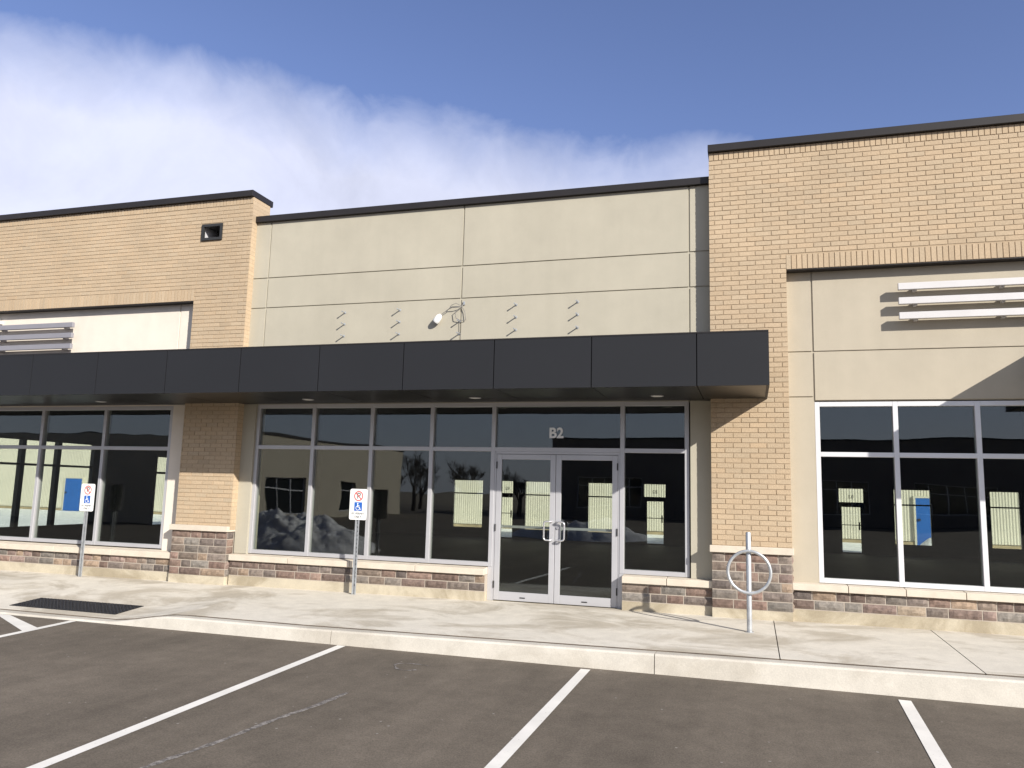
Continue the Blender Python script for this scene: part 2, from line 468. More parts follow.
for i in range(n + 1):
    y = -6.9 + 2.36 * i / n; x = -3.678 + (y + 6.9) * .129 + .010 * math.sin(y * 6) + R.uniform(-.004, .004); hw = .026 + R.uniform(-.010, .008)
    fl += [(x - hw, y, -.1465), (x + hw, y, -.1465)]
mb.add(fl, [(2 * i, 2 * i + 1, 2 * i + 3, 2 * i + 2) for i in range(n)])
struct(mb.build('faded_line', M['oldline']), 'faint worn line on the asphalt between two parking lines')

mb = MB(); fl = []
for i in range(27):
    t = .6 + i / 26 * 4.9; k = 1 + .12 * math.sin(3 * t); hw = .011 + .008 * math.sin(5 * t)
    for q in (-hw, hw): fl.append((-3.30 + (.17 * k + q) * math.cos(t), -3.40 + (.15 * k + q) * math.sin(t), -.1466))
mb.add(fl, [(2 * i, 2 * i + 1, 2 * i + 3, 2 * i + 2) for i in range(26)])
struct(mb.build('chalk_mark', M['oldline']), 'faint pale ring mark on the asphalt')

# ------------------------------------------------------------------ plaza building: three units
YB, YE = -.20, -.05          # brick plane, stucco plane
DEEP = 16.0                  # rear wall
ROOF = 5.3
GF = -.05                    # bare floor inside

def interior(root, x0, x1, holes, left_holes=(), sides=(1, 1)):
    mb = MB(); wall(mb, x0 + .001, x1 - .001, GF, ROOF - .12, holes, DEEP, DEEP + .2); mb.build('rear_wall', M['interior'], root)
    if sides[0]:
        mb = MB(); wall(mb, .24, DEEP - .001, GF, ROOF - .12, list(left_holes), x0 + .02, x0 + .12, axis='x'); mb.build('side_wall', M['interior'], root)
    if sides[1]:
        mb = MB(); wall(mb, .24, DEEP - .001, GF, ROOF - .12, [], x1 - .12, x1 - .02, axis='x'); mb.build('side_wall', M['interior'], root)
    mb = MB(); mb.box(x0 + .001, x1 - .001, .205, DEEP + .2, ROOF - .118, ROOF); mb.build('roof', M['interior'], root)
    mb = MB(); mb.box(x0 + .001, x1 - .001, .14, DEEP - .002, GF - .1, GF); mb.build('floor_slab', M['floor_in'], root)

def rear_window(root, x0, x1, z0=.285, z1=2.0, bar=1.515):
    return window('rear_window', root, [x0, x1], [z0, bar, z1], DEEP + .05, .1, .045, 'dark_metal', 'glass_rear', gy=DEEP + .08)
def rear_door(root, x0, x1, tx0, tx1, txt):
    f = window('rear_door', root, [x0, x1], [-.02, 1.43], DEEP + .05, .06, .05, 'dark_metal', 'glass_rear', gy=DEEP + .07)
    mb = MB(); mb.tube([(x0 + .02, DEEP + .0, .85), (x1 - .02, DEEP + .0, .85)], .012, 8); mb.box(x1 - .09, x1 - .05, DEEP + .02, DEEP + .049, .7, .95)
    mb.build('push_bar', M['dark_metal'], f)
    t = window('rear_transom', root, [tx0, tx1], [1.535, 2.0], DEEP + .05, .06, .04, 'dark_metal', 'glass_rear', gy=DEEP + .07)
    text_mesh('lettering', txt, .16, M['black'], t, ((tx0 + tx1) / 2, DEEP + .10, 1.72), (math.pi / 2, 0, math.pi))
    return [(x0 - .02, x1 + .02, GF, 1.45), (tx0 - .02, tx1 + .02, 1.52, 2.02)]
wh = lambda x0, x1: (x0 - .02, x1 + .02, .265, 2.02)

# ---- middle unit
mid = thing('stucco_shop_unit', 'middle beige stucco storefront with double glass doors under the black canopy', 'shop building', (-4.2, 0, 0), 'units of the plaza')
MX0, MX1 = -7.895, -.494
WX0, WX1 = -7.664, -.7745
mb = MB()
wall(mb, MX0, MX1, 0, 5.985, [(WX0, WX1, -1, 2.92)], YE + .014, .22, 0)
# stucco panels, joints between them are real grooves
xs = [MX0, -7.611, -4.175, -.776, MX1]; zs = [2.925, 4.514, 5.022, 5.985]
for i, (a, c) in enumerate(zip(xs, xs[1:])):
    for j, (b, d) in enumerate(zip(zs, zs[1:])):
        g = .0115
        mb.box(a + (g if i else 0), c - (g if i < 3 else 0), YE, YE + .0135, b + (g if j else 0), d - (g if j < 2 else 0))
mb.box(MX0, WX0, YE, YE + .0135, .54, 2.916); mb.box(WX1, MX1, YE, YE + .0135, .54, 2.916)
mb.build('stucco_panel', M['stucco_mid'], mid)
mb = MB(); mb.box(MX0 + .002, MX1 - .004, YE - .055, .26, 5.988, 6.092); bevel(mb.build('parapet_cap', M['cap'], mid), .006)
BX = [-7.634, -6.6165, -5.593, -4.59, -3.609]
mb = MB()
for a, c in ((MX0, -3.64), (-1.68, MX1)):
    stones(mb, a, c, .205, .43, -.13, 2); mb.box(a, c, -.13, .02, .2, .432, 1)
mb.build('stone_base', [M['stone'], M['stone_mortar']], mid)
mb = MB(); mb.box(MX0, -3.64, -.135, .1, -.2, .2); mb.box(-1.68, MX1, -.135, .1, -.2, .2)
mb.box(-3.64, -1.68, -.06, .13, -.2, .073); mb.build('foundation', M['found'], mid)
sill_course('window_sill', mid, MX0, -3.642, -.175, .10, .434, .522, .541, 1.06)
sill_course('window_sill', mid, -1.678, MX1, -.175, .10, .442, .53, .546, .6)
ZB, ZTR, ZT = .575, 2.229, 2.887
window('storefront_window', mid, BX, [ZB, ZTR, ZT])
window('storefront_window', mid, [-1.709, -.8045 - .02], [ZB, ZTR, ZT], label='tall window right of the double doors')
# door surround and transom
h = .03
mb = MB()
mb.box(-3.609 + h + .001, -1.709 - h - .001, -.008, .118, ZTR - .03, ZTR + .03)
mb.box(-3.609 + h + .001, -1.709 - h - .001, -.008, .118, ZT - .03, ZT + .03)
mb.box(-3.609 - h, -3.609 + h, -.009, .119, .07, ZB - .031); mb.box(-1.709 - h, -1.709 + h, -.009, .119, .07, ZB - .031)
mb.box(-3.578, -3.552, .0, .10, .07, ZTR - .032); mb.box(-1.766, -1.740, .0, .10, .07, ZTR - .032)
mb.box(-3.551, -1.767, .0, .10, 2.165, ZTR - .032)
sur = mb.build('door_surround', M['alu'], mid)
mb = MB(); mb.box(-3.583, -1.735, .035, .059, ZTR + .026, ZT - .026); mb.build('glass', M['glass'], sur)
text_mesh('unit_number', 'B2', .205, M['white'], sur, (-2.672, .0335, 2.467), bold=.006)
for a, c, hinge_x, hx in ((-3.548, -2.662, -3.545, -2.705), (-2.656, -1.770, -1.773, -2.610)):
    mb = MB(); st = .078
    mb.box(a, a + st, .0, .045, .085, 2.16); mb.box(c - st, c, .0, .045, .085, 2.16)
    mb.box(a + st, c - st, .001, .044, 2.085, 2.16); mb.box(a + st, c - st, .001, .044, .085, .205)
    leaf = mb.build('door', M['alu'], mid); bevel(leaf, .004)
    mb = MB(); mb.box(a + st - .004, c - st + .004, .012, .030, .201, 2.089); mb.build('glass', M['glass'], leaf)
    side = -1 if hx < -2.66 else 1
    x0, x1, zb_, zt_ = hx, hx + side * .10, .955, 1.215
    pts = [(x0, .0, zt_), (x0, -.03, zt_), (x0 + side * .02, -.055, zt_)]
    pts = [(x0, .0, zt_), (x0, -.055, zt_), (x0 + side * .02, -.06, zt_)] + \
          [(x0 + side * (.065 + .035 * math.sin(t)), -.06, zt_ - .035 + .035 * math.cos(t)) for t in [i * math.pi / 8 for i in range(5)]] + \
          [(x0 + side * (.065 + .035 * math.cos(t)), -.06, zb_ + .035 - .035 * math.sin(t)) for t in [i * math.pi / 8 for i in range(5)]] + \
          [(x0 + side * .02, -.06, zb_), (x0, -.055, zb_), (x0, .0, zb_)]
    MB().tube(pts, .0125, 10).build('pull_handle', M['chrome'], leaf)
    mb = MB(); mb.box(a + st - .02, c - st + .02, .075, .095, 1.10, 1.135); mb.box(a + st - .02, a + st + .01, .046, .0755, 1.09, 1.145); mb.box(c - st - .01, c - st + .02, .046, .0755, 1.09, 1.145)
    mb.build('push_bar', M['alu'], leaf)
    for z in (.30, 1.10, 2.0):
        mb = MB(); mb.tube([(hinge_x, -.006, z - .05), (hinge_x, -.006, z + .05)], .010, 8); mb.build('hinge', M['dark_metal'], leaf)
    if side > 0:
        MB().tube([(a + .04, -.014, 1.13), (a + .04, .0, 1.13)], .021, 14).build('lock_cylinder', M['chrome'], leaf)
    mb = MB(); mb.box((a + c) / 2 - .05, (a + c) / 2 + .03, -.003, .0, .125, .140); mb.build('kick_label', M['dark_metal'], leaf)
hol = [wh(-7.68, -6.68), wh(-5.41, -4.5)] + rear_door(mid, -3.39, -2.79, -3.49, -2.73, 'B2')
rear_window(mid, -7.68, -6.68); rear_window(mid, -5.41, -4.5)
interior(mid, MX0, MX1, hol, sides=(0, 1))

# ---- brick units
def brick_unit(root, x0, x1, px0, px1, rx0, rx1, zrec, ztop, side, capz, scupper=None):
    """px0..px1 pier beside the middle unit, rx0..rx1 the stucco recess"""
    holes = [(rx0, rx1, -1, zrec)]
    vh = [scupper] if scupper else []
    m = MB()
    wall(m, x0, x1, capz - .06, ztop, holes + vh, YB + .008, .28, 1)
    # front skin
    bz1 = ztop - .115
    sh = [(rx0, rx1, -1, zrec + .205)]
    bricks(m, x0, x1, capz, bz1, sh + vh, YB)
    soldier(m, x0, x1, bz1, ztop, YB); soldier(m, rx0, rx1, zrec, zrec + .205, YB)
    xe = px1 if side > 0 else px0
    bricks(m, YB + .012, YE - .001, capz, 5.98, [], xe + (.001 if side > 0 else -.001), 'x', side)
    bricks(m, YB + .012, .27, 6.10, ztop, [], xe + (.001 if side > 0 else -.001), 'x', side)
    for rx, sg in ((rx0, 1), (rx1, -1)):
        bricks(m, YB + .012, YE - .001, 1.0, zrec - .005, [], rx + sg * .001, 'x', sg)
    m.build('brick_facade', [M['brick'], M['mortar']], root)
    m = MB(); m.box(x0 - .012, x1 + .012, YB - .05, .34, ztop + .002, ztop + .108); bevel(m.build('parapet_cap', M['cap'], root), .006)
    m = MB(); m.box(rx0 + .012, rx1 - .012, YB + .006, YE + .02, zrec - .012, zrec - .001); m.build('lintel', M['cap'], root)

def pier(root, x0, x1, z0, z1, name='pier_base', wrap=True):
    m = MB()
    stones(m, x0, x1, z0, z1 - .087, YB - .006, 6)
    stones(m, YB - .004, -.05, z0, z1 - .087, x1 + .004, 6, 'x', 1)
    m.box(x0, x1 + .003, YB - .006, -.02, z0, z1 - .088, 1)
    b = m.build(name, [M['stone'], M['stone_mortar']], root)
    m = MB(); m.box(x0 - .028, x1 + .028, YB - .055, -.03, z1 - .0865, z1); bevel(m.build('pier_cap', M['sillstone'], root), .005)
    m = MB(); m.box(x0 - .002, x1 + .002, YB - .012, .0, -.25, z0 - .001); m.build('foundation', M['found'], root)

# right
rt = thing('brick_shop_unit', 'tan brick unit with beige stucco bay and white louvers beside the bike rack', 'shop building', (.2, 0, 0), 'units of the plaza')
RX0, RX1 = .497, 7.0
brick_unit(rt, MX1, 8.0, MX1, .488, RX0, RX1, 4.652, 6.385, -1, 1.0)
pier(rt, MX1, .486, .205, .998); pier(rt, 7.012, 7.99, .205, .998)
mb = MB()
RW0, RW1 = .818, 6.40
wall(mb, RX0, RX1, .56, 4.64, [(RW0, RW1, 0, 2.902)], YE + .014, .20)
g = .0115
for a, c in ((RX0 + .001, .818 - g), (.818 + g, 6.68)):
    for b, d in ((3.555 + g, 4.638), (2.951 + g, 3.555 - g)) if c < 1 else ((3.555 + g, 4.638), (2.912, 3.555 - g)):
        mb.box(a, c, YE, YE + .0135, b, d)
mb.box(RX0 + .001, .809, YE, YE + .0135, .56, 2.951 - g); mb.box(6.43, RX1 - .001, YE, YE + .0135, .56, 2.951 - g)
mb.build('stucco_panel', M['stucco_right'], rt)
window('storefront_window', rt, [.848 + .93 * i for i in range(7)], [.605, 2.205, 2.857], yf=-.04, mat='alu_lit', gy=.0)
mb = MB(); stones(mb, .492, 7.01, .245, .478, -.13, 2); mb.box(.492, 7.01, -.13, .02, .24, .479, 1); mb.build('stone_base', [M['stone'], M['stone_mortar']], rt)
mb = MB(); mb.box(.491, 7.012, -.137, .1, -.2, .24); mb.build('foundation', M['found'], rt)
sill_course('window_sill', rt, .492, 7.01, -.185, .10, .481, .562, .574, .68)
hol = [wh(4.24, 5.3), wh(6.88, 7.7)] + rear_door(rt, 2.716, 3.317, 2.653, 3.407, 'B3')
rear_window(rt, 4.24, 5.3); rear_window(rt, 6.88, 7.7)
interior(rt, MX1, 8.0, hol, sides=(0, 1))

# left
lf = thing('brick_shop_unit', 'tan brick unit with cream stucco bay and square scupper above the tactile plate', 'shop building', (-8.4, 0, 0), 'units of the plaza')
LX0 = -16.0
SC = (-8.87, -8.46, 5.70, 5.985)
brick_unit(lf, LX0, MX0, -8.93, MX0, -15.0, -8.93, 4.662, 6.40, 1, .96, SC)
pier(lf, -8.965, -7.925, .175, .958); pier(lf, -15.98, -15.0, .175, .958)
mb = MB()
wall(mb, -15.0, -8.93, .50, 4.65, [(-14.85, -9.283, 0, 2.905)], YE + .014, .20)
for a, c in ((-14.999, -9.30 - g), (-9.30 + g, -8.931)):
    mb.box(a, c, YE, YE + .0135, 2.907, 4.649)
mb.box(-9.28, -8.931, YE, YE + .0135, .50, 2.9055); mb.box(-14.999, -14.86, YE, YE + .0135, .50, 2.9055)
mb.build('stucco_panel', M['stucco_left'], lf)
window('storefront_window', lf, [-9.313 - 1.381 * i for i in range(5)][::-1], [.570, 2.185, 2.872], yf=-.04, gy=.0)
mb = MB(); stones(mb, -14.99, -8.97, .185, .40, -.13, 2); mb.box(-14.99, -8.97, -.13, .02, .18, .402, 1); mb.build('stone_base', [M['stone'], M['stone_mortar']], lf)
mb = MB(); mb.box(-14.99, -8.97, -.137, .1, -.2, .18); mb.build('foundation', M['found'], lf)
sill_course('window_sill', lf, -14.99, -8.97, -.185, .10, .404, .497, .536, 1.2)
mb = MB()   # square metal scupper through the brick
fw = .045
a, c, b, d = SC
mb.box(a, c, YB - .02, YB + .02, b, b + fw); mb.box(a, c, YB - .02, YB + .02, d - fw, d)
mb.box(a, a + fw, YB - .019, YB + .02, b + fw, d - fw); mb.box(c - fw, c, YB - .019, YB + .02, b + fw, d - fw)
sc = mb.build('scupper', M['dark_metal'], lf)
mb = MB(); mb.box(a + .004, a + .02, YB + .021, .19, b + .02, d - .02); mb.box(c - .02, c - .004, YB + .021, .19, b + .02, d - .02, 1)
mb.box(a + .021, c - .021, YB + .021, .19, b + .004, b + .02); mb.box(a + .021, c - .021, YB + .021, .19, d - .02, d - .004, 1); mb.box(a + .021, c - .021, .15, .19, b + .021, d - .021, 1)  # faces turned from the sun take dark metal, their shade put into colour
mb.build('chute', [M['sheet'], M['dark_metal']], sc)
hol = [wh(-10.39, -9.23)] + rear_door(lf, -8.56, -8.09, -8.58, -8.095, 'B2')
rear_window(lf, -10.39, -9.23)
interior(lf, LX0, MX0, hol, [(1.0, 5.02, .52, 2.53), (7.2, 7.95, .42, 2.35)], sides=(1, 0))
f = window('side_window', lf, [1.0, 2.02, 2.95, 3.92, 5.02], [.52, 1.95, 2.53], -15.95, .12, .11, 'dark_metal', 'glass_rear', axis='x', gy=-15.9, wz=.05)
f = window('side_window', lf, [7.2, 7.95], [.42, 1.88, 2.35], -15.95, .10, .06, 'dark_metal', 'glass_rear', axis='x', gy=-15.9)
mb = MB(); mb.box(-15.99, -15.97, .2, DEEP, 5.3, 6.0); mb.build('side_parapet', M['mortar'], lf)

# ------------------------------------------------------------------ canopies
def canopy(name, label, x0, x1, joints, recess, lights, z0=2.915, z1=3.546, yf=-1.55):
    root = thing(name, label, 'canopy', ((x0 + x1) / 2, -.2, z0), 'black canopies of the plaza')
    js = [x0] + joints + [x1]
    for a, c in zip(js, js[1:]):
        m = MB(); m.box(a + (.006 if a > x0 else 0), c - (.006 if c < x1 else 0), yf, yf + .03, z0, z1); m.build('fascia_panel', M['fascia'], root)
    for xa, xb in ((x0, x0 + .03), (x1 - .03, x1)):
        m = MB(); m.box(xa, xb, yf + .031, -.201, z0, z1); m.build('fascia_panel', M['fascia'], root)
    m = MB()
    for a, c in zip(js, js[1:]):
        m.box(max(a + .005, x0 + .032), min(c - .005, x1 - .032), yf + .034, -.212, z0 + .006, z0 + .028)
    for a, c in recess: m.box(a, c, -.208, YE - .003, z0 + .004, z0 + .026)
    m.build('soffit', M['soffit'], root)
    m = MB(); m.box(x0 + .032, x1 - .032, yf + .032, -.203, z0 + .032, z1 - .03); m.build('canopy_core', M['gap'], root)
    m = MB(); m.box(x0 + .001, x1 - .001, yf - .004, -.2015, z1 + .001, z1 + .018); m.build('canopy_flashing', M['cap'], root)
    for x in lights:
        m = MB(); m.tube([(x, -.61, z0 + .0055), (x, -.61, z0 - .002)], .085, 20, 0); m.tube([(x, -.61, z0 - .0025), (x, -.61, z0 - .005)], .066, 20, 1)
        m.build('downlight', [M['alu'], M['lens']], root)
    return root
J0 = [-16.0 + .0] and [-.590 - 1.2672 * i for i in range(12)]
canopy('black_canopy', 'long charcoal metal canopy over the left and middle storefronts', -16.1, .227, sorted(j for j in J0 if j > -15.9),
       [(MX0 + .004, MX1 - .004), (-14.99, -8.94)], [-10.26, -6.37, -3.70, -1.16, -13.5])
canopy('black_canopy', 'charcoal metal canopy beyond the frame that shades the right stucco bay', 3.45, 8.0, [4.7, 5.97, 7.24], [(RX0 + 2.96, RX1 - .01)], [5.2])

# ------------------------------------------------------------------ things on the walls
def louver(label, xe, xo, bx, mat):
    """three horizontal box slats from the end xe to xo, held off the wall on brackets"""
    root = thing('louver_sunshade', label, 'louver', ((xe + xo) / 2, YE, 4.2), 'louver sunshades on the stucco bays')
    for z in (4.308, 4.119, 3.925):
        m = MB(); m.box(min(xe, xo), max(xe, xo), -.20, -.145, z, z + .087); bevel(m.build('slat', M[mat], root), .004)
        for x in bx:
            m = MB(); m.box(x - .02, x + .02, -.1445, YE - .001, z - .012, z + .045); m.build('bracket', M[mat], root)
louver('silver louver sunshade of three slats on the right brick unit', 1.846, 6.2, [2.05 + .985 * i for i in range(5)], 'louver')
louver('dimmed silver louver sunshade of three slats above the canopy on the left unit', -11.46, -15.0 + .3, [-11.68 - 1.45 * i for i in range(3)], 'louver_dim')

lamp = thing('wall_lamp', 'small white dome wall lamp at the end of the dimmed silver louvers', 'wall lamp', (-13.27, YE, 4.47))
m = MB(); ring = []
for i in range(7):
    t = i / 6 * math.pi / 2
    ring.append((-13.27, -.19 - .075 * math.sin(t), 4.47, .09 * math.cos(t) + .002))
m.tube([r[:3] for r in ring], [r[3] for r in ring], 16); m.build('lamp_shade', M['plastic'], lamp)
m = MB(); m.tube([(-13.27, -.188, 4.47), (-13.27, YE - .001, 4.47)], .03, 10); m.build('bracket', M['plastic'], lamp)

ordn = ['first', 'second', 'third', 'fourth', 'fifth']
rown = ['top', 'middle', 'bottom']
for i, x in enumerate((-6.142, -5.188, -4.187, -3.297, -2.364)):
    for j, z in enumerate((4.375, 4.187, 3.995)):
        if i == 2 and j == 0: continue
        z = z - (.03 if i == 2 else 0)
        m = MB(); m.tube([(x, YE + .001, z), (x, YE - .105, z)], .0088, 8); m.tube([(x, YE - .0005, z), (x, YE - .006, z)], .020, 10); m.tube([(x, YE - .09, z), (x, YE - .102, z)], .012, 6)
        o = m.build('mounting_pin', M['galv'])
        tag(o, f'small steel sign pin, {rown[j]} of the {ordn[i]} column from the brick corner', 'mounting pin', 'steel sign pins above the canopy')

# loose sign wiring with a white socket hanging from it
wr = thing('loose_wiring', 'loose grey sign wire with a white plastic cap above the canopy', 'wiring', (-4.18, YE, 4.36))
m = MB()
m.tube([(-4.12, YE + .0, 4.44), (-4.15, YE - .04, 4.38), (-4.22, YE - .07, 4.375), (-4.30, YE - .07, 4.375), (-4.40, YE - .06, 4.31), (-4.48, YE - .055, 4.255)], .006, 7)
m.tube([(-4.17, YE - .02, 4.40), (-4.24, YE - .06, 4.43), (-4.31, YE - .06, 4.40), (-4.36, YE - .04, 4.34)], .005, 6)
m.tube([(-4.15, YE - .03, 4.38), (-4.25, YE - .05, 4.30), (-4.23, YE - .05, 4.20), (-4.16, YE - .03, 4.16), (-4.08, YE - .03, 4.17), (-4.10, YE - .03, 4.30), (-4.15, YE - .02, 4.38)], .0055, 6)
m.tube([(-4.19, YE - .01, 4.16), (-4.18, YE - .015, 4.02), (-4.165, YE - .01, 3.93), (-4.16, YE - .005, 3.70)], .003, 6)
m.build('wire', M['wire'], wr)
m = MB(); m.tube([(-4.475, YE - .06, 4.26), (-4.50, YE - .058, 4.235), (-4.55, YE - .055, 4.165), (-4.565, YE - .055, 4.145)], [.022, .045, .055, .045], 12); m.build('socket_cap', M['plastic'], wr)
m = MB(); m.box(-4.135, -4.11, YE - .02, YE - .0005, 4.41, 4.46); m.build('junction_plate', M['galv'], wr)

# ------------------------------------------------------------------ accessible parking signs
def plate_shape(m, x, y0, y1, z0, z1, w, r, mat=0):
    n = 6; pts = []
    for cx, cz, a0 in ((x + w / 2 - r, z1 - r, 0), (x - w / 2 + r, z1 - r, 90), (x - w / 2 + r, z0 + r, 180), (x + w / 2 - r, z0 + r, 270)):
        for i in range(n + 1):
            a = math.radians(a0 + 90 * i / n); pts.append((cx + r * math.cos(a), cz + r * math.sin(a)))
    k = len(pts)
    vs = [(p, y0, q) for p, q in pts] + [(p, y1, q) for p, q in pts]
    m.add(vs, [tuple(range(k)), tuple(range(k, 2 * k))[::-1]] + [(i, (i + 1) % k, k + (i + 1) % k, k + i) for i in range(k)], mat)
def flat_ring(m, x, z, y, r0, r1, mat, a0=0, a1=360, n=32):
    vs = []
    for i in range(n + 1):
        a = math.radians(a0 + (a1 - a0) * i / n)
        for r in (r0, r1):
            for yy in (y, y + .0008): vs.append((x + r * math.cos(a), yy, z + r * math.sin(a)))
    fs = []
    for i in range(n):
        o, p = i * 4, i * 4 + 4
        fs += [(o, o + 2, p + 2, p), (o + 1, p + 1, p + 3, o + 3), (o, p, p + 1, o + 1), (o + 2, o + 3, p + 3, p + 2)]
    m.add(vs, fs, mat)
def flat_bar(m, p, q, w, y, mat):
    d = Vector((q[0] - p[0], q[1] - p[1])).normalized(); s = Vector((-d.y, d.x)) * w / 2
    c = [(p[0] - s.x, p[1] - s.y), (q[0] - s.x, q[1] - s.y), (q[0] + s.x, q[1] + s.y), (p[0] + s.x, p[1] + s.y)]
    vs = [(a, y, b) for a, b in c] + [(a, y + .0007, b) for a, b in c]
    m.add(vs, [(0, 1, 2, 3), (4, 7, 6, 5), (0, 4, 5, 1), (1, 5, 6, 2), (2, 6, 7, 3), (3, 7, 4, 0)], mat)

def sign(label, x, y, z0, top, lean):
    root = thing('parking_sign', label, 'parking sign', (x, y, z0), 'accessible parking permit signs')
    m = MB()  # U channel post with flanges
    for xa, xb, ya, yb in ((-.034, -.016, -.004, .0), (.016, .034, -.004, .0), (-.0185, -.0145, .0, .026), (.0145, .0185, .0, .026), (-.0145, .0145, .022, .026)):
        m.box(x + xa, x + xb, y + ya, y + yb, z0 - .03, top - .02)
    for k in range(22):
        m.box(x - .005, x + .005, y + .0195, y + .0215, z0 + .12 + k * .06, z0 + .145 + k * .06, 1)
    m.build('post', [M['galv'], M['dark_metal']], root)
    z1, w, hgt = top, .285, .455; xc = x + .005; f = y - .0095
    m = MB(); plate_shape(m, xc, y - .008, y - .0045, z1 - hgt, z1, w, .03); pl = m.build('sign_plate', M['white'], root)
    m = MB(); zc_ = z1 - .105; flat_ring(m, xc, zc_, f - .0004, .060, .074, 0)
    s = .066 * math.sqrt(.5); flat_bar(m, (xc - s, zc_ + s), (xc + s, zc_ - s), .013, f - .0016, 0)
    m.build('prohibition_symbol', M['red'], pl)
    text_mesh('lettering', 'P', .125, M['black'], pl, (xc + .002, f + .0004, zc_))
    m = MB(); zb = z1 - .26; m.box(xc - .064, xc + .064, f, f + .0012, zb - .064, zb + .064, 0)
    yy = f - .0012
    flat_ring(m, xc - .008, zb + .044, yy, .0, .0105, 1)
    flat_bar(m, (xc - .010, zb + .032), (xc - .006, zb - .008), .013, yy, 1)
    flat_bar(m, (xc - .008, zb + .016), (xc + .022, zb + .014), .009, yy - .0008, 1)
    flat_bar(m, (xc - .006, zb - .006), (xc + .026, zb - .008), .011, yy - .0016, 1)
    flat_bar(m, (xc + .024, zb - .006), (xc + .036, zb - .042), .010, yy - .0024, 1)
    flat_bar(m, (xc + .032, zb - .042), (xc + .048, zb - .038), .009, yy - .0032, 1)
    flat_ring(m, xc - .004, zb - .022, yy - .004, .026, .034, 1, 110, 350)
    m.build('wheelchair_symbol', [M['blue_ink'], M['white']], pl)
    text_mesh('lettering', 'BY PERMIT', .045, M['black'], pl, (xc, f + .0004, z1 - .365))
    text_mesh('lettering', 'ONLY', .045, M['black'], pl, (xc, f + .0004, z1 - .41))
    for zz in (z1 - .018, z1 - hgt + .03):
        m = MB(); m.tube([(xc - .005, y - .0105, zz), (xc - .005, y - .0046, zz)], .007, 8); m.build('bolt', M['galv'], pl)
    return root
sign('white accessible parking permit sign on a steel post before the middle windows', -5.605, -.30, zwalk(-5.6, -.3), 1.60, 0)
sign('white accessible parking permit sign on a steel post before the left unit windows', -10.65, -.30, zwalk(-10.65, -.3), 1.565, 0)

# ------------------------------------------------------------------ bike rack
bx_, by_ = -.035, -1.13; bz = zwalk(bx_, by_)
rk = thing('bike_rack', 'galvanised post and ring bike rack in front of the right stone pier', 'bike rack', (bx_, by_, bz))
m = MB(); m.tube([(bx_, by_, bz - .03), (bx_, by_, 1.209), (bx_, by_, 1.219)], [.030, .030, .024], 18)
m.build('post', M['galv'], rk)
m = MB(); m.tube([(bx_ + .004 + .240 * math.cos(t), by_ - .047,   .762 + .240 * math.sin(t)) for t in [2 * math.pi * i / 56 for i in range(56)]], .0185, 12, closed=True)
m.build('ring', M['galv'], rk)
m = MB(); m.tube([(bx_, by_, bz - .01), (bx_, by_, bz + .006)], .052, 18); m.build('foot_collar', M['galv'], rk)

# ------------------------------------------------------------------ tactile plate in the kerb ramp
m = MB(); nx, ny = 30, 9; X0, X1, Y0, Y1 = -9.80, -8.00, -2.31, -1.80
vs = []; pz = lambda x, y: zwalk(x, y) + .006
for j in range(ny + 1):
    for i in range(nx + 1):
        x, y = X0 + (X1 - X0) * i / nx, Y0 + (Y1 - Y0) * j / ny; vs.append((x, y, pz(x, y)))
fs = [(j * (nx + 1) + i, j * (nx + 1) + i + 1, (j + 1) * (nx + 1) + i + 1, (j + 1) * (nx + 1) + i) for j in range(ny) for i in range(nx)]
vs2 = [(x, y, z - .03) for x, y, z in vs]
edge = list(range(nx + 1)) + [j * (nx + 1) + nx for j in range(1, ny + 1)] + [ny * (nx + 1) + i for i in range(nx - 1, -1, -1)] + [j * (nx + 1) for j in range(ny - 1, 0, -1)]
o_ = len(vs); vs += [vs2[e] for e in edge]; k = len(edge)
fs += [(edge[i], edge[(i + 1) % k], o_ + (i + 1) % k, o_ + i) for i in range(k)]
m.add(vs, fs)
for j in range(ny):
    for i in range(nx):
        x, y = X0 + (X1 - X0) * (i + .5) / nx, Y0 + (Y1 - Y0) * (j + .5) / ny; z = pz(x, y)
        m.tube([(x, y, z - .002), (x, y, z + .007)], [.019, .012], 8)
tag(m.build('tactile_plate', M['iron']), 'black cast iron tactile plate with raised domes in the kerb ramp', 'tactile plate')

# ------------------------------------------------------------------ what the windows show: behind and opposite
wh_ = thing('warehouse', 'long pale corrugated metal warehouse seen through the rear windows', 'warehouse', (-20, 30, -.15))
m = MB(); WY = 25.5
n = int(120 / .0275); vs = []
for i in range(n + 1):
    x = -80 + i * .0275; k = i % 4; yy = WY - (.014 if k in (0, 1) else 0)
    vs += [(x, yy, .0), (x, yy, 7.0)]
m.add(vs, [(2 * i, 2 * i + 2, 2 * i + 3, 2 * i + 1) for i in range(n)])
m.box(-80, 40, WY + .04, WY + 20, -.2, 6.9)
m.build('corrugated_wall', M['corr'], wh_)
m = MB(); m.box(-80, 40, WY - .06, WY + .2, -.2, -.03); m.build('foundation', M['dirt'], wh_)
for x0, x1, z1 in ((6.55, 7.5, 1.78), (-38.05, -36.85, 1.70), (16, 17.1, 1.9), (-24.5, -23.4, 1.9)):
    m = MB(); m.box(x0, x1, WY - .10, WY + .02, -.14, z1); dd = m.build('door', M['blue_door'], wh_)
    m = MB(); m.box(x0 - .08, x0 - .001, WY - .115, WY - .01, -.14, z1 + .08); m.box(x1 + .001, x1 + .08, WY - .115, WY - .01, -.14, z1 + .08); m.box(x0, x1, WY - .115, WY - .01, z1 + .001, z1 + .08)
    m.build('door_frame', M['corr'], dd)
    m = MB(); m.box(x0 + .06, x0 + .16, WY - .16, WY - .101, .85, .93); m.build('handle', M['dark_metal'], dd)
